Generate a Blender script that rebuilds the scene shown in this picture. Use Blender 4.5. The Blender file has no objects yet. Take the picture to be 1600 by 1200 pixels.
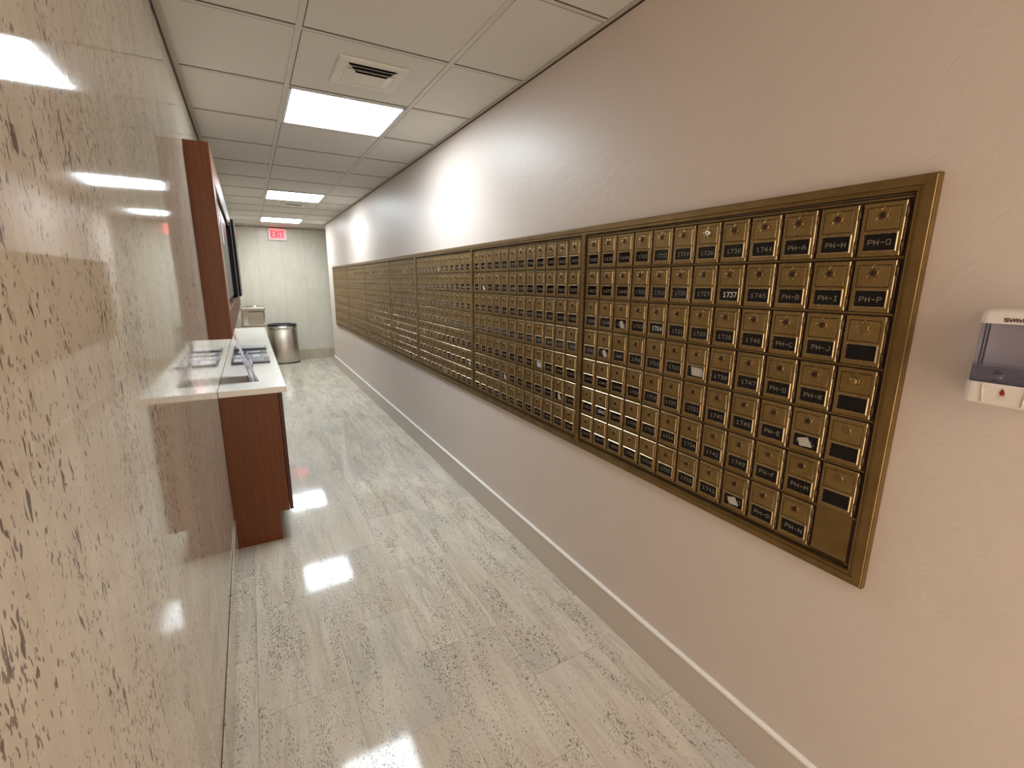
import bpy, bmesh, math, random
from mathutils import Vector, Matrix
random.seed(7)
S = bpy.context.scene
C = S.collection

# ------------------------------------------------------------------ camera
F_PX = 722.05
cam_d = bpy.data.cameras.new('camera'); cam_d.sensor_width = 36.0
cam_d.lens = F_PX*36.0/1600.0; cam_d.clip_start = 0.01
cam = bpy.data.objects.new('camera', cam_d); C.objects.link(cam)
YAW, PITCH, ROLL, EYE = -0.5116, -0.2175, 0.0068, 1.482
def basis():
    cy, sy, cp, sp = math.cos(YAW), math.sin(YAW), math.cos(PITCH), math.sin(PITCH)
    f = Vector((-sy*cp, cy*cp, sp)); r0 = Vector((cy, sy, 0)); u0 = r0.cross(f)
    r = math.cos(ROLL)*r0+math.sin(ROLL)*u0; u = -math.sin(ROLL)*r0+math.cos(ROLL)*u0
    return r, u, f
r_, u_, f_ = basis()
cam.matrix_world = Matrix(((r_.x, u_.x, -f_.x, 0), (r_.y, u_.y, -f_.y, 0), (r_.z, u_.z, -f_.z, EYE), (0, 0, 0, 1)))
S.camera = cam

# ------------------------------------------------------------------ world and exposure
W = bpy.data.worlds.new('world'); S.world = W; W.use_nodes = True
W.node_tree.nodes['Background'].inputs[0].default_value = (1.0, 0.835, 0.685, 1)
W.node_tree.nodes['Background'].inputs[1].default_value = 1.35
S.view_settings.view_transform = 'Standard'
S.view_settings.look = 'None'
S.view_settings.gamma = 1
S.view_settings.use_curve_mapping = False
S.view_settings.exposure = 1.3
LAMP = 13.0                                   # strength of the ceiling panels' diffusers

# ------------------------------------------------------------------ room numbers
XL, XR = -0.193, 1.2528
ZC = 2.41
YB, YE, YR = -1.3, 9.68, 8.78                 # back opening, far wall, end of right wall
G1, G2, GY0, T = 0.2633, 0.8728, 2.127, 0.6096

# ------------------------------------------------------------------ materials
def mat(name, col=(.5, .5, .5), rough=.5, metal=0., ior=1.5, emit=None, es=0., trans=0., coat=0., spec=None):
    m = bpy.data.materials.new(name); m.use_nodes = True
    b = m.node_tree.nodes['Principled BSDF']
    b.inputs['Base Color'].default_value = (*col, 1); b.inputs['Roughness'].default_value = rough
    b.inputs['Metallic'].default_value = metal; b.inputs['IOR'].default_value = ior
    b.inputs['Transmission Weight'].default_value = trans; b.inputs['Coat Weight'].default_value = coat
    b.inputs['Coat Roughness'].default_value = .08
    if spec is not None: b.inputs['Specular IOR Level'].default_value = spec
    if emit:
        b.inputs['Emission Color'].default_value = (*emit, 1); b.inputs['Emission Strength'].default_value = es
    return m
class N:
    def __init__(s, m): s.m = m; s.t = m.node_tree; s.n = s.t.nodes; s.l = s.t.links; s.b = s.n['Principled BSDF']
    def new(s, k, **kw):
        o = s.n.new(k)
        for a, v in kw.items(): setattr(o, a, v)
        return o
    def put(s, sock, v):
        if hasattr(v, 'is_output'): s.l.new(v, sock)
        else: sock.default_value = v
    def math(s, op, a, b=None, c=None, clamp=False):
        o = s.new('ShaderNodeMath', operation=op, use_clamp=clamp)
        s.put(o.inputs[0], a)
        if b is not None: s.put(o.inputs[1], b)
        if c is not None: s.put(o.inputs[2], c)
        return o.outputs[0]
    def pos(s): return s.new('ShaderNodeTexCoord').outputs['Object']
    def sep(s, v):
        o = s.new('ShaderNodeSeparateXYZ'); s.l.new(v, o.inputs[0]); return o.outputs
    def comb(s, x, y, z):
        o = s.new('ShaderNodeCombineXYZ')
        for i, v in enumerate((x, y, z)): s.put(o.inputs[i], v)
        return o.outputs[0]
    def vmul(s, v, k):
        o = s.new('ShaderNodeVectorMath', operation='MULTIPLY'); s.l.new(v, o.inputs[0]); o.inputs[1].default_value = k; return o.outputs[0]
    def vadd(s, v, k):
        o = s.new('ShaderNodeVectorMath', operation='ADD'); s.l.new(v, o.inputs[0]); s.put(o.inputs[1], k); return o.outputs[0]
    def noise(s, v, sc, det=3, rough=.55, dist=0.):
        o = s.new('ShaderNodeTexNoise'); s.l.new(v, o.inputs['Vector'])
        o.inputs['Scale'].default_value = sc; o.inputs['Detail'].default_value = det
        o.inputs['Roughness'].default_value = rough; o.inputs['Distortion'].default_value = dist
        return o.outputs['Fac']
    def smooth(s, v, lo, hi, a=0., b=1.):
        o = s.new('ShaderNodeMapRange', interpolation_type='SMOOTHSTEP'); s.l.new(v, o.inputs[0])
        for i, k in enumerate((lo, hi, a, b)): o.inputs[i+1].default_value = k
        return o.outputs[0]
    def mix(s, f, a, b):
        o = s.new('ShaderNodeMix', data_type='RGBA'); s.put(o.inputs[0], f)
        s.put(o.inputs[6], a if hasattr(a, 'is_output') else (*a, 1)); s.put(o.inputs[7], b if hasattr(b, 'is_output') else (*b, 1))
        return o.outputs[2]
    def bump(s, h, st, d):
        o = s.new('ShaderNodeBump'); s.l.new(h, o.inputs['Height']); o.inputs['Strength'].default_value = st
        o.inputs['Distance'].default_value = d; s.l.new(o.outputs[0], s.b.inputs['Normal'])
    def col(s, c): s.l.new(c, s.b.inputs['Base Color'])

def travertine(name, kind, base, pale, dark, rough):
    """kind floor: grain along Y, tiles in the XY plane; left: grain along Z on a YZ wall; far: grain along Z on an XZ wall"""
    m = mat(name, rough=rough); n = N(m); P = n.pos(); x, y, z = n.sep(P)
    if kind == 'floor': g, a = y, x
    elif kind == 'left': g, a = z, y
    else: g, a = z, x
    br = n.new('ShaderNodeTexBrick'); br.offset = .5; br.offset_frequency = 2
    br.inputs['Color1'].default_value = (0, 0, 0, 1); br.inputs['Color2'].default_value = (1, 1, 1, 1)
    br.inputs['Mortar'].default_value = (0, 0, 0, 1); br.inputs['Scale'].default_value = 1
    br.inputs['Mortar Smooth'].default_value = .2; br.inputs['Bias'].default_value = 0
    if kind == 'floor':
        v = n.comb(n.math('ADD', y, .57+.61*6), n.math('ADD', x, .115+.31*4), 0)
        br.inputs['Brick Width'].default_value = .61; br.inputs['Row Height'].default_value = .31
        br.inputs['Mortar Size'].default_value = .0011
    elif kind == 'left':
        br.offset = 0
        v = n.comb(n.math('ADD', y, -1.035+1.9*5), n.math('ADD', z, .1), 0)
        br.inputs['Brick Width'].default_value = 1.9; br.inputs['Row Height'].default_value = 9.
        br.inputs['Mortar Size'].default_value = .0012
    else:
        br.offset = 0
        v = n.comb(n.math('ADD', x, -.6+.38*5), n.math('ADD', z, .1), 0)
        br.inputs['Brick Width'].default_value = .38; br.inputs['Row Height'].default_value = 9.
        br.inputs['Mortar Size'].default_value = .0025
    n.l.new(v, br.inputs['Vector'])
    tile = n.new('ShaderNodeSeparateColor'); n.l.new(br.outputs['Color'], tile.inputs[0]); tid = tile.outputs[0]
    joint = br.outputs['Fac']
    off = n.math('MULTIPLY', tid, 37.3)
    A = n.math('ADD', a, off)
    q = n.comb(A, g, off)
    # broad bands and veins that run with the grain
    band = n.noise(n.vmul(q, (9., 1.2, 1)), 1., 4, .6, .6)
    fine = n.noise(n.vmul(q, (70., 7., 1)), 1., 4, .6, .3)
    cloud = n.noise(n.vmul(q, (3., 2.2, 1)), 1., 3)
    c = n.mix(n.smooth(band, .36, .66), base, pale)
    c = n.mix(n.smooth(fine, .38, .75, 0, .5), c, dark)
    if kind == 'floor':
        wv = n.noise(n.vmul(q, (16., 1.6, 1)), 1., 3, .55, 1.6)
        c = n.mix(n.smooth(wv, .56, .62, 0, .55), c, (.74, .69, .585)); c = n.mix(n.smooth(wv, .34, .42, .4, 0), c, (.40, .36, .29))
    c = n.mix(n.smooth(cloud, .45, .75, 0, .35), c, tuple(k*.84 for k in base))
    if kind == 'floor':
        grey = n.noise(n.vmul(q, (2.6, 1.3, 1)), 1., 2)
        c = n.mix(n.smooth(grey, .50, .66, 0, .55), c, (.49, .475, .44))
        c = n.mix(n.math('MULTIPLY', tid, .25), c, (.56, .50, .42))
    # pits: short dark dashes elongated with the grain, in clusters
    clus = n.noise(n.vmul(q, (11., 1.6, 1) if kind == 'floor' else (6., 2., 1)), 1., 3, .55, .8)
    fx, fy = {'floor': (270., 85.), 'left': (210., 75.), 'far': (110., 36.)}[kind]
    p1 = n.noise(n.vmul(q, (fx, fy, 1)), 1., 2, .5, .4)
    p2 = n.noise(n.vmul(n.vadd(q, (3.1, 7.7, 0)), (fx*.45, fy*.36, 1)), 1., 1.5, .5, .6)
    th = n.smooth(clus, .38, .66, .085, -.03) if kind == 'floor' else n.smooth(clus, .35, .7, .035, -.045)
    d1 = n.smooth(n.math('ADD', p1, n.math('MULTIPLY', th, -1.)), {'floor': .575, 'left': .605, 'far': .68}[kind], {'floor': .615, 'left': .65, 'far': .74}[kind])
    d2 = n.smooth(n.math('ADD', p2, n.math('MULTIPLY', th, -1.)), {'floor': .69, 'left': .67, 'far': .74}[kind], {'floor': .73, 'left': .70, 'far': .78}[kind])
    pit = n.math('MAXIMUM', n.math('MULTIPLY', d1, {'floor': .80, 'left': .80, 'far': .25}[kind]), n.math('MULTIPLY', d2, {'floor': .85, 'left': .95, 'far': .3}[kind]))
    c = n.mix(pit, c, {'floor': (.13, .11, .085), 'left': (.11, .062, .034), 'far': (.35, .31, .26)}[kind])
    c = n.mix(n.math('MULTIPLY', joint, 0.5 if kind == 'far' else .6), c, (.36, .32, .26) if kind == 'far' else (.20, .17, .13))
    n.col(c)
    h = n.math('SUBTRACT', 1., n.math('MAXIMUM', pit, joint))
    if kind == 'floor': n.bump(h, .12, .0004)
    n.b.inputs['IOR'].default_value = 1.36
    r = n.math('ADD', n.math('MULTIPLY', pit, .2 if kind == 'floor' else .02), n.smooth(cloud, .3, .7, rough*.8, rough*1.25))
    n.l.new(r, n.b.inputs['Roughness'])
    return m
M = {}
M['floor'] = travertine('travertine floor', 'floor', (.66, .59, .485), (.75, .69, .595), (.44, .39, .315), .06)
M['left'] = travertine('travertine wall', 'left', (.63, .55, .445), (.71, .64, .53), (.53, .45, .36), .05)
M['far'] = travertine('pale stone', 'far', (.66, .62, .52), (.70, .66, .56), (.58, .54, .45), .16)
M['base_stone'] = travertine('base stone', 'far', (.50, .43, .32), (.60, .53, .41), (.36, .30, .22), .2)

def paint(name, col, rough, bs=1.):
    m = mat(name, col, rough); n = N(m); P = n.pos()
    a = n.noise(P, 260., 2, .5); b = n.noise(P, 22., 3, .5, .8); c = n.noise(P, 5., 2)
    h = n.math('ADD', n.math('MULTIPLY', a, .18), n.math('ADD', n.math('MULTIPLY', b, .8), n.math('MULTIPLY', c, 1.6)))
    n.bump(h, .5*bs, .0016)
    n.col(n.mix(n.smooth(c, .3, .7, 0, .12), col, tuple(k*.9 for k in col)))
    return m
M['paint'] = paint('satin beige paint', (.64, .555, .498), .44, 1.9)
M['paint'].node_tree.nodes['Principled BSDF'].inputs['IOR'].default_value = 1.45
M['base_paint'] = paint('beige baseboard paint', (.60, .53, .465), .38, .6)
M['white_trim'] = mat('white trim', (.90, .88, .85), .35)
M['ceil'] = mat('ceiling tile', (.66, .63, .58), .9); n = N(M['ceil']); P = n.pos()
n.bump(n.noise(P, 420., 3), .5, .001); n.col(n.mix(n.smooth(n.noise(P, 330., 2), .55, .75, 0, .35), (.67, .64, .59), (.50, .47, .42)))
M['grid'] = mat('ceiling grid', (.60, .56, .50), .5)
M['angle'] = mat('wall angle', (.50, .45, .38), .5)
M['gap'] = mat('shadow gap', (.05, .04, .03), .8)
M['diffuser'] = mat('light diffuser', (.9, .9, .9), .4, emit=(.85, .945, 1.0), es=LAMP)
M['lamp_frame'] = mat('light frame', (.72, .74, .75), .4)
M['white_metal'] = mat('white painted metal', (.72, .69, .63), .45)
M['black'] = mat('black', (.012, .012, .014), .35)
M['duct'] = mat('painted duct shade', (.006, .006, .006), .9)

def wood(name, c1, c2, rough=.35, coat=.3):
    m = mat(name, c1, rough, coat=coat, spec=.3); n = N(m); P = n.pos()
    w = n.noise(n.vmul(P, (90., 90., 2.2)), 1., 4, .6, .5); v = n.noise(n.vmul(P, (9., 9., .8)), 1., 2)
    c = n.mix(n.smooth(w, .3, .72), c1, c2); n.col(n.mix(n.smooth(v, .35, .7, 0, .4), c, tuple(k*.72 for k in c1)))
    n.bump(w, .08, .0005); return m
M['wood'] = wood('cherry wood veneer', (.175, .054, .015), (.125, .035, .009), .42, .0)
M['wood_edge'] = wood('dark cherry door edge', (.085, .022, .012), (.06, .015, .009), .4, .1)
m = mat('white marble top', (.78, .75, .68), .14); n = N(m); P = n.pos()
n.col(n.mix(n.smooth(n.noise(n.vmul(P, (4., 2., 4.)), 1., 5, .65, 1.5), .42, .7, 0, .6), (.80, .77, .71), (.66, .62, .54))); M['top'] = m

def brass(name, c1, c2, rough=.38, metal=.75):
    m = mat(name, c1, rough, metal); n = N(m); P = n.new('ShaderNodeTexCoord').outputs['Object']
    g = n.new('ShaderNodeNewGeometry').outputs['Position']
    a = n.noise(g, 14., 4, .6); b = n.noise(g, 300., 3, .6)
    n.col(n.mix(n.smooth(a, .3, .7), c1, c2))
    n.l.new(n.smooth(b, .3, .7, rough*.85, rough*1.25), n.b.inputs['Roughness'])
    n.bump(b, .12, .0004); return m
M['brass'] = brass('antique brass door', (.29, .188, .068), (.235, .148, .048))
M['brass_frame'] = brass('antique brass frame', (.25, .16, .06), (.195, .12, .04), .36)
M['brass_dark'] = brass('dark bronze body', (.040, .020, .011), (.026, .013, .007), .6, .2)
M['brass_edge'] = brass('pale brass edge and glint', (.50, .38, .22), (.42, .30, .16), .25, .9)  # paler brass: edge glint put into the colour, and paler window bezels
M['bronze_lock'] = brass('bronze lock', (.085, .040, .020), (.06, .028, .014), .45)
M['hinge'] = brass('bronze hinge', (.20, .12, .065), (.13, .07, .036), .42, .9)
M['silver'] = mat('bright silver', (.85, .84, .80), .2, 1.)
M['pane'] = mat('black window pane', (.010, .008, .008), .14, ior=1.35)
M['digits'] = mat('dull gold digits', (.42, .36, .27), .5)
M['digits_white'] = mat('white digits', (.85, .83, .80), .5)
M['paper'] = mat('white paper', (.50, .46, .41), .7)
M['plate_cream'] = mat('faded grey card', (.12, .11, .10), .35)
m = mat('brushed steel', (.55, .51, .44), .36, 1.); n = N(m); P = n.pos()
n.bump(n.noise(n.vmul(P, (3., 3., 260.)), 1., 2), .06, .0005); M['steel'] = m
M['plastic_beige'] = mat('beige plastic', (.50, .42, .33), .45)
M['plastic_beige_dark'] = mat('taupe plastic flap', (.36, .29, .22), .4)
M['steel_tray'] = mat('dull steel tray', (.62, .60, .54), .25, 1.)
M['white_plastic'] = mat('white plastic', (.80, .74, .70), .3)
M['smoke'] = mat('smoky violet clear plastic', (.62, .60, .75), .06, trans=.92, ior=1.45)
M['clear'] = mat('clear acrylic', (.93, .93, .98), .04, trans=.97, ior=1.4)
M['liquid'] = mat('soap liquid', (.45, .42, .55), .08, trans=.85, ior=1.34)
M['red'] = mat('dark red drop', (.30, .015, .012), .35)
M['grey_print'] = mat('grey print', (.42, .36, .32), .5)
M['brown_print'] = mat('brown print', (.10, .055, .04), .5)
M['screen'] = mat('dark glass screen', (.004, .005, .008), .3, spec=.2)
M['bezel'] = mat('black bezel', (.006, .006, .008), .6, spec=.2)
M['bezel_grey'] = mat('grey metal edge', (.42, .38, .35), .35, .6)
M['exit_face'] = mat('lit red exit face', (.9, .2, .2), .5, emit=(1., .085, .10), es=1.15)
M['exit_text'] = mat('lit deep red letters', (.5, .02, .02), .5, emit=(.62, .005, .012), es=.9)
M['mag_blue'] = mat('navy magazine cover', (.030, .035, .07), .25)
M['mag_white'] = mat('white magazine cover', (.66, .66, .70), .3)
M['mag_grey'] = mat('grey magazine cover', (.24, .24, .29), .3)
M['mag_dark'] = mat('charcoal magazine cover', (.035, .033, .04), .3)
M['mag_orange'] = mat('orange patch', (.75, .28, .10), .4)
M['pages'] = mat('magazine pages', (.60, .58, .56), .6)
M['pink'] = mat('pink leaflet', (.75, .42, .46), .5)
M['leaflet'] = mat('lilac leaflet', (.55, .54, .68), .4)

# ------------------------------------------------------------------ mesh helpers
class MB:
    def __init__(s): s.v = []; s.f = []; s.mi = []; s.mats = []; s.sm = []
    def m(s, name):
        if name not in s.mats: s.mats.append(name)
        return s.mats.index(name)
    def face(s, pts, name, smooth=False):
        i = len(s.v); s.v += [tuple(p) for p in pts]; s.f.append(tuple(range(i, i+len(pts)))); s.mi.append(s.m(name)); s.sm.append(smooth)
    def box(s, x0, x1, y0, y1, z0, z1, name, bev=0.):
        if x0 > x1: x0, x1 = x1, x0
        if y0 > y1: y0, y1 = y1, y0
        if z0 > z1: z0, z1 = z1, z0
        bm = bmesh.new(); bmesh.ops.create_cube(bm, size=1)
        for v in bm.verts: v.co = Vector(((x0+x1)/2+v.co.x*(x1-x0), (y0+y1)/2+v.co.y*(y1-y0), (z0+z1)/2+v.co.z*(z1-z0)))
        if bev: bmesh.ops.bevel(bm, geom=list(bm.edges), offset=bev, segments=2, profile=.5, affect='EDGES')
        s.add_bm(bm, name); bm.free()
    def add_bm(s, bm, name, smooth=False, M4=None):
        bm.verts.ensure_lookup_table(); i = len(s.v)
        for v in bm.verts: s.v.append(tuple(M4 @ v.co if M4 else v.co))
        bm.verts.index_update()
        for f in bm.faces: s.f.append(tuple(i+v.index for v in f.verts)); s.mi.append(s.m(name)); s.sm.append(smooth)
    def loft(s, rings, name, cap0=True, cap1=True, smooth=True):
        i = len(s.v); k = len(rings[0])
        for r in rings: s.v += [tuple(p) for p in r]
        for a in range(len(rings)-1):
            for b in range(k):
                c = (b+1) % k
                s.f.append((i+a*k+b, i+a*k+c, i+(a+1)*k+c, i+(a+1)*k+b)); s.mi.append(s.m(name)); s.sm.append(smooth)
        if cap0: s.f.append(tuple(i+b for b in reversed(range(k)))); s.mi.append(s.m(name)); s.sm.append(False)
        if cap1: s.f.append(tuple(i+(len(rings)-1)*k+b for b in range(k))); s.mi.append(s.m(name)); s.sm.append(False)
    def mesh(s, name, weld=True):
        me = bpy.data.meshes.new(name); me.from_pydata(s.v, [], s.f)
        for k in s.mats: me.materials.append(M[k])
        me.polygons.foreach_set('material_index', s.mi); me.polygons.foreach_set('use_smooth', s.sm)
        if weld:
            bm = bmesh.new(); bm.from_mesh(me); bmesh.ops.remove_doubles(bm, verts=bm.verts, dist=1e-6)
            bmesh.ops.recalc_face_normals(bm, faces=bm.faces); bm.to_mesh(me); bm.free()
        me.update(); return me
    def build(s, name, parent=None, loc=None, weld=True):
        o = bpy.data.objects.new(name, s.mesh(name, weld)); C.objects.link(o)
        if parent: o.parent = parent
        if loc is not None: o.location = loc
        return o
def put(name, me, parent=None, loc=(0, 0, 0)):
    o = bpy.data.objects.new(name, me); C.objects.link(o); o.location = loc
    if parent: o.parent = parent
    return o
def empty(name, loc, label, cat, group=None):
    o = bpy.data.objects.new(name, None); C.objects.link(o); o.location = loc; o.empty_display_size = .05
    return tag(o, label, cat, group)
def tag(o, label, cat, group=None):
    o['label'] = label; o['category'] = cat
    if group: o['group'] = group
    return o
def struct(o, label=None):
    o['kind'] = 'structure'
    if label: o['label'] = label; o['category'] = 'building'
    return o
def center(o, loc):
    """move the origin of a mesh object built in world coordinates to loc"""
    o.data.transform(Matrix.Translation(-Vector(loc))); o.location = loc; return o
def ell(cx, cy, rx, ry, z, n=40, p=2.):
    out = []
    for i in range(n):
        a = 2*math.pi*i/n; c, s_ = math.cos(a), math.sin(a)
        out.append((cx+rx*math.copysign(abs(c)**(2/p), c), cy+ry*math.copysign(abs(s_)**(2/p), s_), z))
    return out

# ------------------------------------------------------------------ the room
b = MB(); b.box(XL-.05, 3.2, YB, YE+.1, -.08, 0, 'floor'); struct(b.build('floor'))
b = MB(); b.box(XL-.12, XL, YB, YE, 0, ZC+.05, 'left'); struct(b.build('wall_left'))
b = MB(); b.box(XR, XR+.14, YB, YR, 0, ZC+.05, 'paint', .004); struct(b.build('wall_right'))
b = MB(); b.box(XL-.12, 3.2, YE, YE+.12, 0, ZC+.05, 'far'); struct(b.build('wall_far'))
b = MB(); b.box(3.2, 3.3, YR-.0, YE, 0, ZC+.05, 'paint'); b.box(XR+.14, 3.2, YR-.12, YR, 0, ZC+.05, 'paint'); struct(b.build('wall_passage'))
# ceiling with its exposed grid and wall angles
b = MB(); b.box(XL-.05, 3.2, YB, YE+.05, ZC+.004, ZC+.08, 'ceil'); ceil = struct(b.build('ceiling'))
b = MB(); gw = .0115; BAY = [(k, k+1) for k in (1, 6, 10)]
for gx in (G1, G2): b.box(gx-gw, gx+gw, YB, YE-.022, ZC, ZC+.006, 'grid', .001)
k = -5
while GY0+T*k < YE-.05:
    yy = GY0+T*k
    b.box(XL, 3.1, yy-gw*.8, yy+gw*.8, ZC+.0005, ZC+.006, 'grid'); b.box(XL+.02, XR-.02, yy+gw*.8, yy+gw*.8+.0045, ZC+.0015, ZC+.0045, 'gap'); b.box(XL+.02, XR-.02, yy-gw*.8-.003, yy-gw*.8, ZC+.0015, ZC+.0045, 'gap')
    k += 1
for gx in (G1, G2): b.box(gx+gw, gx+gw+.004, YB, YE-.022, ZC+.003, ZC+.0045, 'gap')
b.build('ceiling_grid', ceil)
b = MB()
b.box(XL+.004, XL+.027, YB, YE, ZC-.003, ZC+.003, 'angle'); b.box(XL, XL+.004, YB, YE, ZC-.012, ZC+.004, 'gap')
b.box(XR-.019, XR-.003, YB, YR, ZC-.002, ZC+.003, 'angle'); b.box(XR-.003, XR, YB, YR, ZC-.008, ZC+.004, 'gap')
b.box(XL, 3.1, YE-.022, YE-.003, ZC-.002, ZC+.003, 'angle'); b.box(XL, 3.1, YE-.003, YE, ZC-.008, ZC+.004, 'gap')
struct(b.build('trim_1'))
# baseboards
b = MB(); b.box(XR-.013, XR, YB, YR+.013, 0, .152, 'base_paint', .002); bb = struct(b.build('baseboard_right'))
b = MB(); b.box(XR-.016, XR+.001, YB, YR+.016, .152, .166, 'white_trim', .004); b.build('cap_strip', bb)
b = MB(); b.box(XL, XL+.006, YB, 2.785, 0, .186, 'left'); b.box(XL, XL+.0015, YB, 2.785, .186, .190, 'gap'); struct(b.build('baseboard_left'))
b = MB(); b.box(XL, 3.1, YE-.012, YE, 0, .185, 'base_stone', .002); struct(b.build('baseboard_far'))

# ------------------------------------------------------------------ ceiling lights
def light(i, k, label):
    y0 = GY0+T*k+.012; y1 = y0+T-.024; x0, x1 = G1+.012, G2-.012
    t = empty('ceiling_light', ((x0+x1)/2, (y0+y1)/2, ZC), label, 'ceiling light', 'ceiling light panels'); cx, cy = t.location.x, t.location.y
    hx, hy = (x1-x0)/2, (y1-y0)/2
    b = MB()
    for s in (-1, 1):
        b.box(s*hx, s*(hx-.014), -hy, hy, -.003, .003, 'lamp_frame', .001); b.box(-hx, hx, s*hy, s*(hy-.014), -.003, .003, 'lamp_frame', .001)
    b.build('frame', t)
    b = MB(); b.box(-hx+.014, hx-.014, -hy+.014, hy-.014, -.001, .002, 'diffuser'); b.build('diffuser', t)
light(0, 1, 'nearest and largest-looking square ceiling light panel, beside the air vent')
light(1, 6, 'middle square ceiling light panel, just before the small far vent')
light(2, 10, 'farthest square ceiling light panel, just before the exit sign')

def vent(cx, cy, s, label):
    t = empty('air_vent', (cx, cy, ZC), label, 'air vent', 'ceiling air vents')
    b = MB(); h = .15*s
    # flat flange with four bevelled sides round the throat
    def ring(r0, z0, r1, z1, m):
        q0 = [(-r0, -r0, z0), (r0, -r0, z0), (r0, r0, z0), (-r0, r0, z0)]; q1 = [(-r1, -r1, z1), (r1, -r1, z1), (r1, r1, z1), (-r1, r1, z1)]
        for i in range(4):
            j = (i+1) % 4; b.face([q0[i], q0[j], q1[j], q1[i]], m)
    ring(h, .003, h, -.003, 'white_metal'); ring(h, -.003, h*.97, -.006, 'white_metal'); ring(h*.97, -.006, h*.74, -.006, 'white_metal'); ring(h*.74, -.006, h*.70, .003, 'white_metal')
    b.build('flange', t)
    b = MB(); b.box(-h*.74, h*.74, -h*.74, h*.74, .0005, .0025, 'duct'); b.build('throat', t)  # black sheet stands in for the shade up inside the vent
    for sg in (-1, 1):                             # two blades towards each open side
        for y0, z0, y1, z1 in ((.66, -.013, .50, -.001), (.50, -.019, .34, -.004)):
            b = MB(); q = [(y0*h, z0), (y1*h, z1), (y1*h, z1+.0012), (y0*h, z0+.0012)]
            b.loft([[(x, sg*y, z) for y, z in q] for x in (-h*.70, h*.70)], 'white_metal', smooth=False); b.build('louvre', t)
    b = MB(); zc = -.022
    for sg in (-1, 1):
        b.loft([[(sg*h*.73, y*h*.70, -.005), (sg*h*.73, y*h*.70, -.002)][:2]+[(sg*h*.44, y*h*.36, zc+.003), (sg*h*.44, y*h*.36, zc)] for y in (-1, 1)], 'white_metal', smooth=False)
    b.box(-h*.45, h*.45, -h*.36, h*.36, zc, zc+.003, 'white_metal', .001); b.build('centre_pan', t)
vent(.585, 2.42, 1., 'near square white ceiling vent with dark louvre slots, before the nearest light')
vent(.60, 6.72, .9, 'small far ceiling vent just beyond the middle light panel')

# ------------------------------------------------------------------ exit sign
t = empty('exit_sign', (.56, YE-.03, 2.185), 'red lit EXIT sign in a white housing, high on the far wall', 'exit sign')
b = MB(); b.box(-.15, .15, -.028, .029, 0, .205, 'white_plastic', .006); b.build('housing', t)
b = MB(); b.box(-.128, .118, -.033, -.0285, .022, .185, 'exit_face', .001)
ST = {}
def bar(u0, w0, u1, w1, th=.008):
    d = Vector((u1-u0, w1-w0)); L = d.length; d /= L; nrm = Vector((-d.y, d.x))*th; d *= th*.6
    p = [Vector((u0, w0))-d+nrm, Vector((u0, w0))-d-nrm, Vector((u1, w1))+d-nrm, Vector((u1, w1))+d+nrm]
    b.face([(q.x, -.0345, q.y) for q in p], 'exit_text')
for seg in ((-.10, .05, -.10, .155), (-.10, .155, -.06, .155), (-.10, .103, -.065, .103), (-.10, .05, -.06, .05),
            (-.04, .05, .0, .155), (-.04, .155, .0, .05), (.025, .05, .025, .155), (.05, .155, .10, .155), (.075, .155, .075, .05)): bar(*seg)
b.build('lit_face', t)

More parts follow.
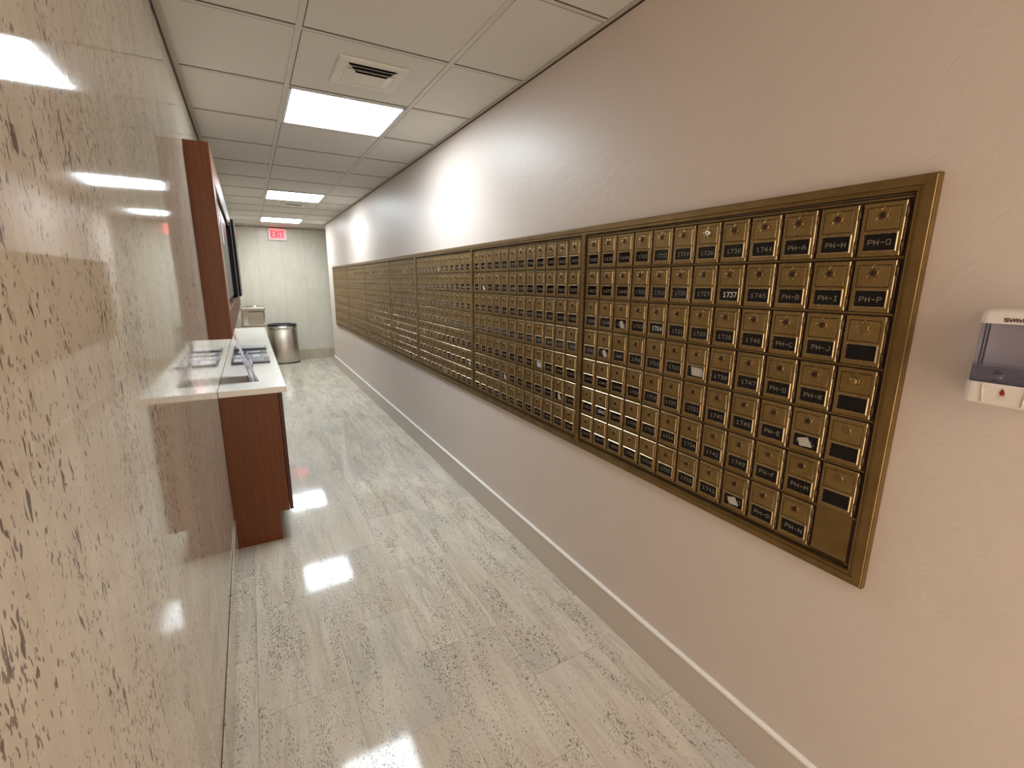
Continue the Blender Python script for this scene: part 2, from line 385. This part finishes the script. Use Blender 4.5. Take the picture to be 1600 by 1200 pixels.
# ------------------------------------------------------------------ stroke lettering
GL = {
'0': [[(0, .15), (.15, 0), (.5, 0), (.65, .15), (.65, .85), (.5, 1), (.15, 1), (0, .85), (0, .15)]],
'1': [[(.1, .8), (.33, 1), (.33, 0)], [(.1, 0), (.56, 0)]],
'2': [[(0, .8), (.15, 1), (.5, 1), (.65, .85), (.65, .62), (0, 0), (.65, 0)]],
'3': [[(0, 1), (.6, 1), (.3, .58), (.5, .55), (.65, .4), (.65, .15), (.5, 0), (.12, 0), (0, .15)]],
'4': [[(.48, 0), (.48, 1), (0, .3), (.68, .3)]],
'5': [[(.6, 1), (.08, 1), (.04, .56), (.45, .6), (.65, .42), (.65, .15), (.5, 0), (.12, 0), (0, .12)]],
'6': [[(.6, .95), (.3, 1), (.05, .7), (0, .2), (.15, 0), (.5, 0), (.65, .15), (.65, .4), (.5, .55), (.1, .5)]],
'7': [[(0, 1), (.65, 1), (.25, 0)]],
'8': [[(.15, .53), (.03, .7), (.05, .88), (.18, 1), (.47, 1), (.6, .88), (.62, .7), (.5, .53), (.15, .53), (0, .36), (0, .14), (.14, 0), (.51, 0), (.65, .14), (.65, .36), (.5, .53)]],
'9': [[(.05, .05), (.35, 0), (.6, .3), (.65, .8), (.5, 1), (.15, 1), (0, .85), (0, .6), (.15, .45), (.55, .5)]],
'A': [[(0, 0), (.0, .65), (.33, 1), (.66, .65), (.66, 0)], [(0, .4), (.66, .4)]],
'B': [[(0, 0), (0, 1), (.5, 1), (.62, .88), (.62, .65), (.5, .54), (0, .54)], [(.5, .54), (.66, .4), (.66, .14), (.52, 0), (0, 0)]],
'C': [[(.66, .8), (.5, 1), (.15, 1), (0, .85), (0, .15), (.15, 0), (.5, 0), (.66, .2)]],
'D': [[(0, 0), (0, 1), (.45, 1), (.66, .8), (.66, .2), (.45, 0), (0, 0)]],
'E': [[(.66, 1), (0, 1), (0, 0), (.66, 0)], [(0, .52), (.5, .52)]],
'F': [[(.66, 1), (0, 1), (0, 0)], [(0, .52), (.5, .52)]],
'G': [[(.66, .85), (.5, 1), (.15, 1), (0, .85), (0, .15), (.15, 0), (.5, 0), (.66, .15), (.66, .45), (.38, .45)]],
'H': [[(0, 0), (0, 1)], [(.66, 0), (.66, 1)], [(0, .5), (.66, .5)]],
'I': [[(.33, 0), (.33, 1)], [(.1, 0), (.56, 0)], [(.1, 1), (.56, 1)]],
'J': [[(.6, 1), (.6, .2), (.45, 0), (.15, 0), (0, .2)]],
'K': [[(0, 0), (0, 1)], [(.64, 1), (0, .42)], [(.2, .6), (.66, 0)]],
'L': [[(0, 1), (0, 0), (.62, 0)]],
'M': [[(0, 0), (0, 1), (.36, .45), (.72, 1), (.72, 0)]],
'N': [[(0, 0), (0, 1), (.66, 0), (.66, 1)]],
'O': [[(0, .15), (.15, 0), (.5, 0), (.66, .15), (.66, .85), (.5, 1), (.15, 1), (0, .85), (0, .15)]],
'P': [[(0, 0), (0, 1), (.5, 1), (.66, .85), (.66, .62), (.5, .48), (0, .48)]],
'S': [[(.66, .85), (.5, 1), (.15, 1), (0, .85), (0, .65), (.15, .52), (.5, .48), (.66, .35), (.66, .15), (.5, 0), (.15, 0), (0, .15)]],
'V': [[(0, 1), (.33, 0), (.66, 1)]],
'-': [[(.08, .5), (.62, .5)]], ' ': []}
def text_quads(s, h, th, adv=.95, wide=1.):
    out = []; u = 0
    for ch in s:
        for pl in GL[ch]:
            for (a0, b0), (a1, b1) in zip(pl, pl[1:]):
                p, q = Vector(((u+a0*wide)*h, b0*h)), Vector(((u+a1*wide)*h, b1*h)); d = q-p; L = d.length
                if L < 1e-9: continue
                d /= L; nn = Vector((-d.y, d.x))*th/2; d *= th*.35
                out.append((p-d+nn, p-d-nn, q+d-nn, q+d+nn))
        u += adv*wide
    wd = (u-(adv-.66)*wide)*h
    return out, wd

# ------------------------------------------------------------------ mailboxes
DW, DH, PU, PV = .0815, .1145, .0909, .1243      # door width, height, pitches
XF, XD, XP = 1.2348, 1.2392, 1.2462              # frame face, door face, backing plate
ZTOP = 1.6585
WY, WZ0, WZ1 = .0305, .0125, .0475               # window half width, bottom, top
b = MB()
def ringr(R0, x0, R1, x1, m):
    (a0, a1, c0, c1), (d0, d1, e0, e1) = R0, R1
    q0 = [(x0, a0, c0), (x0, a1, c0), (x0, a1, c1), (x0, a0, c1)]; q1 = [(x1, d0, e0), (x1, d1, e0), (x1, d1, e1), (x1, d0, e1)]
    for i in range(4):
        j = (i+1) % 4; b.face([q0[i], q0[j], q1[j], q1[i]], m)
def ins(R, k): return (R[0]+k, R[1]-k, R[2]+k, R[3]-k)
O = (-DW/2, DW/2, 0, DH)
ringr(O, .0065, O, .0014, 'brass'); ringr(O, .0014, ins(O, .0014), 0, 'brass_edge')  # lit bevel's glint painted in paler brass
I = ins(O, .0014); zs = WZ1+.0035
Lw = (I[0], I[1], I[2], zs); Up = (I[0], I[1], zs, I[3])
Wn = (-WY, WY, WZ0, WZ1)
ringr(Lw, 0, ins(Wn, -.0034), 0, 'brass'); ringr(ins(Wn, -.0034), 0, ins(Wn, -.0020), -.0015, 'brass_edge')
ringr(ins(Wn, -.0020), -.0015, ins(Wn, -.0004), -.0015, 'brass_edge'); ringr(ins(Wn, -.0004), -.0015, Wn, .0045, 'brass_edge')
g0 = (Up[0]+.0065, Up[1]-.0065, Up[2]+.004, Up[3]-.0075)
ringr(Up, 0, g0, 0, 'brass'); ringr(g0, 0, ins(g0, .0009), .0013, 'brass_dark'); ringr(ins(g0, .0009), .0013, ins(g0, .0020), -.0006, 'brass_edge'); g1_ = ins(g0, .0020)
b.face([(-.0006, g1_[0], g1_[2]), (-.0006, g1_[1], g1_[2]), (-.0006, g1_[1], g1_[3]), (-.0006, g1_[0], g1_[3])], 'brass')
ringr(ins(O, .001), .0064, O, .0065, 'brass_dark')
LZ = DH-.0275                                     # height of the lock
n8 = 32                                           # eight-petalled rosette in low relief
for a, c, h0, h1, mm in ((.0165, .0125, -.0006, -.0016, 'brass'), (.0125, .0100, -.0016, -.0007, 'brass_frame'), (.0100, .0085, -.0007, -.0024, 'brass')):
    def rad(i, r): return r*(1+.20*math.cos(8*2*math.pi*i/n8)) if r > .011 else r
    for i in range(n8):
        j = i+1; A = 2*math.pi*i/n8; B = 2*math.pi*j/n8
        b.face([(h0, rad(i, a)*math.sin(A), LZ+rad(i, a)*math.cos(A)), (h0, rad(j, a)*math.sin(B), LZ+rad(j, a)*math.cos(B)),
                (h1, rad(j, c)*math.sin(B), LZ+rad(j, c)*math.cos(B)), (h1, rad(i, c)*math.sin(A), LZ+rad(i, c)*math.cos(A))], mm)
b.face([(-.0024, .0085*math.sin(2*math.pi*i/n8), LZ+.0085*math.cos(2*math.pi*i/n8)) for i in range(n8)], 'brass_frame')
door_me = b.mesh('mailbox_door')
def lock_mesh(m, r=.0066, knob=False):
    q = MB()
    prof = ((r, -.0024), (r, -.0046), (r*.82, -.0056)) if not knob else ((r*.6, -.0024), (r*.6, -.007), (r*1.15, -.010), (r*1.15, -.014), (r*.7, -.0165))
    rings = [[(x, rr*math.sin(2*math.pi*i/20), rr*math.cos(2*math.pi*i/20)) for i in range(20)] for rr, x in prof]
    q.loft(rings, m, False, True)
    if not knob:
        q.box(-.0059, -.0050, -.0010, .0010, -.0042, .0015, 'black')
        q.loft([[(x, .0018*math.sin(2*math.pi*i/12), .0015+.0018*math.cos(2*math.pi*i/12)) for i in range(12)] for x in (-.0050, -.0059)], 'black', False, True)
    return q.mesh('lock')
lock_me = lock_mesh('bronze_lock'); lock_silver = lock_mesh('silver', .0085); lock_knob = lock_mesh('brass', .0085, True)
q = MB()
def cylz(q, cx, cy, r, z0, z1, m, n=10):
    q.loft([[(cx+r*math.cos(2*math.pi*i/n), cy+r*math.sin(2*math.pi*i/n), z) for i in range(n)] for z in (z0, z1)], m)
cylz(q, 0, 0, .0014, .002, DH-.002, 'hinge')
for z0 in (.010, DH-.034): cylz(q, -.0004, 0, .0022, z0, z0+.0235, 'hinge')
hinge_me = q.mesh('hinge')
def pane_mesh(txt=None, style='dull', card=None):
    q = MB(); q.box(.0036, .0056, -WY, WY, WZ0, WZ1, 'pane')
    if txt:
        h, th = (.0108, .0012) if style == 'dull' else (.0135, .0024)
        wide = 1.12 if style == 'dull' else .95
        qs, wd = text_quads(txt, h, th, .98 if style == 'dull' else .9, wide)
        du = random.uniform(-.0015, .0015); dz = random.uniform(-.001, .001)
        for quad in qs: q.face([(.0034, -(p.x-wd/2+du), WZ0+.0110+dz+p.y) for p in quad], 'digits' if style == 'dull' else 'digits_white')
    if card:
        k = card
        pts = [(-WY*.55, WZ0+.004), (WY*.5, WZ0+.002), (WY*.75, WZ0+.022), (-WY*.1, WZ1-.006)] if k == 1 else \
              ([(-WY*.9, WZ0+.003), (WY*.55, WZ0+.004), (WY*.7, WZ1-.002), (-WY*.8, WZ1-.004)] if k == 2 else [(-WY*.7, WZ0+.002), (WY*.1, WZ0+.002), (WY*.35, WZ1-.008), (-WY*.2, WZ1-.004)])
        q.face([(.0033, y, z) for y, z in pts], 'paper'); q.face([(.0036, y, z) for y, z in reversed(pts)], 'paper')
    return q.mesh('number_window', False)
plain_pane = pane_mesh(); torn_pane = pane_mesh(card=3); paper_pane = pane_mesh(card=2)
COLS = [['1626', '1627', '1629', '1630', '1633', '1634', '1635'], ['1636', '1637', '1638', '1640', '1641', '1642', '1643'],
        ['1644', '1645', '1646', '1647', '1648', '1649', '1650'], ['1701', '1702', '1703', '1704', '1705', '1706', '1708'],
        ['1710', '1712', '1714', '1715', '1716', '1717', '1718'], ['1719', '1720', '1721', '1722', '1723', '1724', '1725'],
        ['1726', '1727', '1729', None, '1733', '1734', '1735'], ['1736', '1737', '1738', '1739', '1740', '1742', '1743'],
        ['1744', '1745', '1746', '1747', '1748', '1749', '1750'], ['PH-A', 'PH-B', 'PH-C', 'PH-D', 'PH-E', 'PH-F', 'PH-G'],
        ['PH-H', 'PH-I', 'PH-J', 'PH-K', 'PH-L', 'PH-M', 'PH-N'], ['PH-O', 'PH-P', '', '', '', '', 'X']]
seq = [f*100+u for f in (12, 13, 14, 15) for u in range(1, 51)]+[1600+u for u in range(1, 26)]
def bank(idx, y0, cols, label):
    """y0: near (right-hand) edge of the door block"""
    y1 = y0+cols*PU; zb = ZTOP-6*PV-DH
    t = empty('mailbox_bank', (XP, (y0+y1)/2, zb-.012), label, 'mailboxes', 'brass mailbox banks set in the right wall')
    ox, oy, oz = t.location
    b = MB(); b.box(0, .006, y0-.004-oy, y1+.004-oy, 0, ZTOP+.012-oz, 'brass_dark')
    for r in range(8):                             # thin shelf edges between the rows
        z = (ZTOP+.006-r*PV if r < 7 else zb-.004)-oz
        b.box(-.0030, 0, y0-.003-oy, y1+.003-oy, z-.0022, z+.0022, 'brass_frame')
    b.build('body', t)
    for c in range(cols):
        yc = y1-(c+.5)*PU+.0006                     # column 0 is the far (left) one
        for r in range(7):
            dz = ZTOP-r*PV-DH
            txt = None
            if idx == 0: txt = COLS[c][r]
            if txt == 'X':
                q = MB(); q.box(-.003, 0, -PU/2+.002, PU/2-.004, -.006, DH+.004, 'brass_frame', .0008)
                o = q.build('blank_panel', t, (0, yc-oy, dz-oz)); o['label'] = 'plain brass blank panel without a door'; continue
            d = put('mailbox_door', door_me, t, (XD-ox, yc-oy, dz-oz))
            if idx == 0 and c in (2,) and r == 6: pass
            lk = lock_me
            if idx == 0 and c == 6 and r == 0: lk = lock_silver
            if idx == 0 and c == 11 and r == 3: lk = lock_knob
            if not (idx == 0 and c == 11 and r in (2, 4, 5)):
                l = put('lock', lk, d, (0, 0, LZ))
                if lk is lock_silver: l['label'] = 'bright silver replacement lock'
                if lk is lock_knob: l['label'] = 'round brass knob'
            if idx < 4: put('hinge', hinge_me, d, (.0012, -DW/2-.0034, 0))
            if idx == 0:
                if txt is None: me = paper_pane
                elif txt == '': me = plain_pane
                elif txt in ('1737', '1714', '1642'): me = pane_mesh(txt, 'bold')
                elif txt in ('PH-L', '1750', '1640', '1646'): me = pane_mesh(txt, card={'PH-L': 1, '1750': 1}.get(txt, 3))
                else: me = pane_mesh(txt)
            elif idx in (1, 2):
                j = len(seq)-1-((cols-1-c)*7+(6-r))-(0 if idx == 1 else 84)
                h = random.random()
                me = torn_pane if h < .035 else (paper_pane if h < .045 else pane_mesh(str(seq[j])))
            else:
                h = random.random(); me = torn_pane if h < .06 else (paper_pane if h < .07 else plain_pane)
            put('number_window', me, d)
    return y0, y1
Y0S = [(.4925, 12), (1.620, 12), (2.750, 12), (3.890, 9), (4.752, 12), (5.880, 12), (7.002, 13)]
LAB = ['nearest brass mailbox bank, its right-hand doors marked PH, twelve doors wide',
       'second brass mailbox bank from the near end, next to the bank with the PH doors',
       'third brass mailbox bank from the near end of the wall',
       'narrow brass mailbox bank in the middle of the row, fourth from the near end',
       'third brass mailbox bank from the far end, just beyond the narrow bank',
       'second brass mailbox bank from the far end of the wall',
       'farthest brass mailbox bank, at the very far end of the row']
ends = [bank(i, y0, c, LAB[i]) for i, (y0, c) in enumerate(Y0S)]
# the one continuous brass surround with its mullions
YN, YF, ZT, ZB = .4499, 8.226, 1.705, .7515
fr = empty('brass_surround', (XR, (YN+YF)/2, ZB), 'long brass surround with raised edge running round all the mailbox banks', 'frame')
oy = (YN+YF)/2
WS, WR = .0356, .032                             # stile and rail widths, mitred at the corners
def pr_(w, p): return [(XR+.001, 0), (XF+.004, 0), (XF+.0015, .001), (XF+.0015, .003), (XF, .0045), (XF, w-.012), (XF+.0035, w-.0105), (XF+.0035, w-.006), (XF+.001, w-.005), (XF+.001, w-.0015), (XP-.001, w), (XR+.001, w)]
def rail(name, zo, d):
    b = MB(); pf = pr_(WR, 0)
    b.loft([[(x-XR, YN+t*WS/WR-oy, zo+d*t-ZB) for x, t in pf], [(x-XR, YF-t*WS/WR-oy, zo+d*t-ZB) for x, t in pf]], 'brass_frame', smooth=False); b.build(name, fr)
def stile(yo, d):
    b = MB(); pf = pr_(WS, 0)
    b.loft([[(x-XR, yo+d*t-oy, 0+t*WR/WS) for x, t in pf], [(x-XR, yo+d*t-oy, ZT-ZB-t*WR/WS) for x, t in pf]], 'brass_frame', smooth=False); b.build('end_stile', fr)
rail('top_rail', ZT, -1); rail('bottom_rail', ZB, 1); stile(YN, 1); stile(YF, -1)
for i in range(6):
    ya, yb = ends[i][1]+.007, Y0S[i+1][0]-.007
    b = MB(); e = .0025; zo = ZB
    prof = [(XP, ya), (XF+.001, ya), (XF-.0015, ya+e), (XF-.0015, yb-e), (XF+.001, yb), (XP, yb)]
    b.loft([[(x-XR, y-oy, z-ZB) for x, y in prof] for z in (.776, 1.675)], 'brass_frame', smooth=False)
    b.box(XF-.0005-XR, XF+.004-XR, ya-oy-.0010, ya-oy+.0018, .776-ZB, 1.675-ZB, 'brass_edge')  # near-side edge highlight painted as a paler strip
    b.build('mullion', fr)

# ------------------------------------------------------------------ counter on the left
CY0, CY1 = 2.79, 6.5
t = empty('counter_cabinet', (-.04, (CY0+CY1)/2, 0), 'cherry wood cabinet on a recessed plinth, under the white marble top', 'cabinet')
oy = (CY0+CY1)/2
def lb(b, x0, x1, y0, y1, z0, z1, m, bev=0., t=t, o=None):
    L = t.location; b.box(x0-L.x, x1-L.x, y0-L.y, y1-L.y, z0-L.z, z1-L.z, m, bev)
b = MB(); lb(b, XL+.007, .033, CY0+.006, CY1-.01, 0, .176, 'wood'); b.build('plinth', t)
b = MB(); lb(b, XL+.001, .086, CY0, CY1, .176, .877, 'wood', .0008); b.build('carcass', t)
nd = 7; dw = (CY1-CY0-.004)/nd
for i in range(nd):
    b = MB(); ya = CY0+.001+i*dw; lb(b, .0885, .1065, ya, ya+dw-.003, .178, .872, 'wood_edge', .001); b.build('door', t)
b = MB(); b.box(XL+.001, .131, CY0-.004, CY1+.02, .8775, .912, 'top', .003); tp = b.build('countertop'); center(tp, (-.03, oy, .8775))
tag(tp, 'long white marble countertop over the cherry wood cabinet', 'countertop')

# wooden display surround above it
SY0, SY1, SZ0, SZ1, SX = 2.71, 6.5, 1.192, 2.102, -.0935
t = empty('display_surround', (XL, (SY0+SY1)/2, SZ0), 'tall cherry wood surround on the stone wall, framing the screens above the counter', 'wall frame')
b = MB(); lb(b, XL, SX, SY0, SY0+.145, SZ0, SZ1, 'wood', .001, t); b.build('stile', t)
b = MB(); lb(b, XL, SX, SY1-.145, SY1, SZ0, SZ1, 'wood', .001, t); b.build('stile', t)
b = MB(); lb(b, XL, SX, SY0+.145, SY1-.145, SZ1-.145, SZ1, 'wood', .001, t); b.build('top_rail', t)
b = MB(); lb(b, XL, SX, SY0+.145, SY1-.145, SZ0, SZ0+.135, 'wood', .001, t); b.build('bottom_rail', t)
b = MB(); lb(b, XL, XL+.02, SY0+.145, SY1-.145, SZ0+.135, SZ1-.145, 'top', 0, t); b.build('back_panel', t)
b = MB()
lb(b, SX-.004, SX+.0025, SY0+.145, SY0+.150, SZ0+.135, SZ1-.145, 'white_trim', 0, t); lb(b, SX-.004, SX+.0025, SY0+.150, SY1-.145, SZ1-.150, SZ1-.145, 'white_trim', 0, t)
b.build('edge_strip', t)
def screen(y0, y1, z0, z1, x0, x1, label):
    t = empty('wall_screen', (x0, (y0+y1)/2, z0), label, 'television')
    b = MB(); lb(b, x0, x1-.012, y0+.02, y1-.02, z0+.006, z1-.02, 'bezel', .004, t); b.build('back_housing', t)
    b = MB(); lb(b, x1-.022, x1-.001, y0, y1, z0, z1, 'bezel', .003, t); b.build('bezel', t)
    b = MB(); lb(b, x1-.0012, x1, y0+.012, y1-.012, z0+.016, z1-.012, 'screen', 0, t); b.build('screen', t)
    b = MB(); lb(b, x1-.026, x1-.022, y0-.002, y1+.002, z0-.002, z1+.002, 'bezel_grey', .001, t); b.build('rim', t)
screen(2.93, 4.45, 1.35, 1.93, XL+.02, SX-.012, 'black flat screen recessed in the wood surround, nearest the camera')
screen(5.0, 6.2, 1.335, 2.008, XL+.02, -.057, 'black flat screen standing proud at the far end of the wood surround')
t = empty('notice', (SX-.007, 3.55, 1.70), 'small white paper notice fixed over the near black screen', 'notice')
b = MB(); b.box(-.004, -.0025, -.09, .09, 0, .2, 'paper'); b.build('sheet', t); b = MB(); b.box(-.0025, -.002, -.06, .06, .12, .16, 'grey_print'); b.build('print_block', t)

# ------------------------------------------------------------------ things on the countertop
ZT_ = .9122
def magazine(x0, x1, y0, y1, z, th, cover, label, rot=0., patch=None):
    t = empty('magazine', ((x0+x1)/2, (y0+y1)/2, z), label, 'magazine', 'magazines laid out on the marble counter'); t.rotation_euler.z = rot
    hx, hy = (x1-x0)/2, (y1-y0)/2
    b = MB(); b.box(-hx+.002, hx-.002, -hy+.002, hy-.002, .0006, th-.0006, 'pages'); b.build('pages', t)
    b = MB(); b.box(-hx, hx, -hy, hy, th-.0006, th, cover); b.box(-hx, hx, -hy, hy, 0, .0006, cover); b.box(-hx, hx, -hy, -hy+.0018, 0, th, cover)
    if patch:
        for (a0, a1, c0, c1, m) in patch: b.box(a0*hx, a1*hx, c0*hy, c1*hy, th, th+.0003, m)
    b.build('cover', t)
Pw = [(-.8, -.45, -.6, .6, 'mag_white'), (.1, .5, -.5, .4, 'mag_white'), (.82, .97, -.3, .5, 'mag_orange')]
magazine(-.15, .085, 3.64, 3.86, ZT_, .014, 'mag_dark', 'charcoal magazine at the near end of the row on the counter', .01, [(-.9, -.2, -.5, .8, 'mag_white'), (.0, .7, -.6, .8, 'mag_grey')])
magazine(-.155, .088, 3.89, 4.10, ZT_, .009, 'mag_grey', 'grey magazine with an orange corner, second from the near end of the counter row', -.012, Pw)
magazine(-.15, .080, 4.13, 4.33, ZT_, .009, 'mag_blue', 'navy magazine with white blocks, third in the row on the counter', .008, [(-.7, -.4, -.6, .6, 'mag_white'), (-.1, .6, -.3, .2, 'mag_white')])
magazine(-.15, .084, 4.36, 4.58, ZT_, .016, 'mag_dark', 'thick charcoal magazine with white band at the far end of the counter row', 0., [(-.9, .9, -.3, .9, 'mag_white')])

# slanted acrylic sign holder, seen edge-on
t = empty('sign_holder', (-.035, 3.09, ZT_), 'clear acrylic slanted sign holder with leaflets standing at the near end of the counter', 'sign holder')
def slab(b, x0, z0, x1, z1, th, y0, y1, m):
    d = Vector((x1-x0, z1-z0)).normalized(); nn = Vector((-d.y, d.x))*th
    p = [(x0, z0), (x1, z1), (x1+nn.x, z1+nn.y), (x0+nn.x, z0+nn.y)]
    b.loft([[(x, y, z) for x, z in p] for y in (y0, y1)], m, smooth=False)
b = MB(); slab(b, -.004, .003, -.062, .292, .0025, -.108, .108, 'clear'); b.build('back_plate', t)
b = MB(); slab(b, -.001, .003, -.058, .280, .0012, -.104, .104, 'leaflet'); slab(b, -.0485, .235, -.0585, .283, .0022, -.106, .106, 'pink'); b.build('leaflet', t)
b = MB(); b.box(-.026, .036, -.108, .108, 0, .002, 'clear'); b.build('foot', t)
b = MB(); slab(b, .036, .003, .006, .115, .002, -.085, .045, 'clear'); slab(b, .006, .115, -.008, .160, .002, -.085, .045, 'clear')
b.face([(.034, -.085, .003), (.004, -.085, .115), (-.022, -.085, .115), (-.002, -.085, .003)], 'clear'); b.build('brochure_pocket', t)
b = MB(); slab(b, .026, .005, .000, .105, .012, -.080, .040, 'mag_white'); b.build('brochures', t)

# ------------------------------------------------------------------ bins at the far end
t = empty('steel_bin', (.478, 9.41, 0), 'round brushed steel waste bin with black rim at the end of the corridor', 'waste bin')
b = MB(); b.loft([ell(0, 0, .252, .205, z, 48, 2.3) for z in (0, .018)], 'black'); b.build('base', t)
b = MB(); b.loft([ell(0, 0, r, r*.81, z, 48, 2.3) for r, z in ((.243, .018), (.246, .022), (.238, .625), (.234, .628))], 'steel', False, False); b.build('shell', t)
b = MB(); b.loft([ell(0, 0, r, r*.81, z, 48, 2.3) for r, z in ((.232, .620), (.246, .632), (.249, .640), (.249, .668), (.242, .674))], 'steel_tray', False, False); b.build('rim', t)
b = MB(); b.loft([ell(0, 0, r, r*.81, z, 48, 2.3) for r, z in ((.242, .668), (.243, .700), (.232, .710), (.170, .712), (.160, .60))], 'black', False, True); b.build('lid', t)

t = empty('waste_receptacle', (.035, 8.98, 0), 'beige plastic square waste receptacle with push flap and steel top tray beyond the counter', 'waste bin')
b = MB()
b.loft([ell(0, 0, r, r*1., z, 48, 7.) for r, z in ((.165, 0), (.172, .02), (.183, .74))], 'plastic_beige'); b.build('body', t)
b = MB(); b.loft([ell(0, 0, r, r, z, 48, 7.) for r, z in ((.188, .74), (.190, .75), (.178, .765), (.172, .985), (.190, 1.0), (.190, 1.03), (.182, 1.042), (.172, 1.042), (.168, 1.02))], 'plastic_beige', True, True); b.build('hood', t)
b = MB(); b.box(-.075, .150, -.1835, -.168, .80, .965, 'plastic_beige_dark', .006); b.build('flap', t)
b = MB(); b.box(-.075, .150, -.1815, -.170, .965, .972, 'black'); b.box(-.07, .148, -.190, -.176, .793, .803, 'plastic_beige', .003); b.box(.150, .156, -.186, -.170, .80, .97, 'black'); b.build('flap_surround', t)
b = MB(); b.loft([ell(0, 0, r, r, z, 40, 7.) for r, z in ((.158, 1.022), (.168, 1.048), (.160, 1.050), (.148, 1.034))], 'steel_tray', True, True)
b.loft([ell(.03, -.02, r, r, z, 24) for r, z in ((.034, 1.030), (.036, 1.062), (.022, 1.066))], 'silver', False, True); b.build('top_tray', t)

# ------------------------------------------------------------------ soap dispenser on the right wall
HW = .052
t = empty('soap_dispenser', (XR, .273, 1.27), 'white soap dispenser with smoky clear tank and red drop mark, right edge wall', 'soap dispenser')
def shell(b, zs, m, y0=-HW, y1=HW, dep=.095, rb=.014):
    rings = []
    for z, k, dd in zs:                          # rounded-rectangle outline against the wall
        o = []; a0, a1 = y0*k, y1*k; D = -dd
        for (cy, cx, s0) in ((a1-rb, D+rb, 0), (a0+rb, D+rb, 1)):
            for j in range(6):
                an = (math.pi/2)*j/5
                if s0 == 0: o.append((cx-rb*math.sin(an), cy+rb*math.cos(an), z))
                else: o.append((cx-rb*math.cos(an), cy-rb*math.sin(an), z))
        rings.append([(0, a1, z)]+o+[(0, a0, z)])
    b.loft(rings, m, True, True, False)
b = MB(); shell(b, ((-.004, 1.05, .078), (0, 1.07, .086), (.034, 1.02, .094), (.038, 1.0, .094)), 'white_plastic'); b.build('lower_cover', t)
b = MB(); shell(b, ((.145, 1.0, .094), (.158, 1.0, .094), (.166, .97, .088), (.169, .90, .075)), 'white_plastic'); b.build('upper_cover', t)
b = MB(); shell(b, ((.0385, .985, .090), (.1445, .985, .090)), 'smoke', rb=.012); b.build('tank', t)
b = MB(); b.box(-.006, 0, -HW*.95, HW*.95, .0385, .1445, 'white_plastic'); b.build('back_plate', t)
b = MB(); shell(b, ((.040, .92, .082), (.068, .92, .082)), 'liquid', rb=.012); b.build('soap', t)
b = MB()
cylz(b, -.045, .018, .011, .040, .052, 'silver', 16); cylz(b, -.045, .018, .006, .052, .060, 'black', 12); cylz(b, -.045, -.022, .013, .040, .050, 'silver', 16); b.build('pump_valve', t)
b = MB()                                          # ridges, drop and arcs on the cover
for s, mm in ((.026, 'white_plastic'), (-.026, 'white_plastic')):
    b.loft([[(-.0865+dx, s*1.0+dy, .001) for dx, dy in ((0, -.0012), (-.0022, 0), (0, .0012))], [(-.0948+dx, s+dy+(-.004 if s < 0 else .001), .037) for dx, dy in ((0, -.0012), (-.0022, 0), (0, .0012))]], mm)
b.build('ridge', t)
b = MB()
def fx(z): return -.0862-.0084*(z/.034)
dp = [(0, .0315), (.0022, .027), (.0036, .0225), (.003, .0195), (0, .0180), (-.003, .0195), (-.0036, .0225), (-.0022, .027)]
b.face([(fx(z)-.0006, y, z) for y, z in dp], 'red')
for r, w, z0 in ((.008, .0016, .0215), (.011, .0007, .0205), (.013, .0007, .0185)):
    for i in range(8):
        a, c = math.radians(-130+10*i), math.radians(-120+10*i)
        def P2(an, rr): return (fx(z0)-.0007, rr*math.cos(an), z0+rr*.62*math.sin(an))
        b.face([P2(a, r), P2(c, r), P2(c, r-w), P2(a, r-w)], 'grey_print')
b.build('drop_mark', t)
b = MB(); qs, wd = text_quads('SVAVO', .0055, .0016, .86, 1.25)
for quad in qs: b.face([(-.0946, .018-p.x, .1495+p.y) for p in quad], 'brown_print')
b.build('maker_lettering', t)
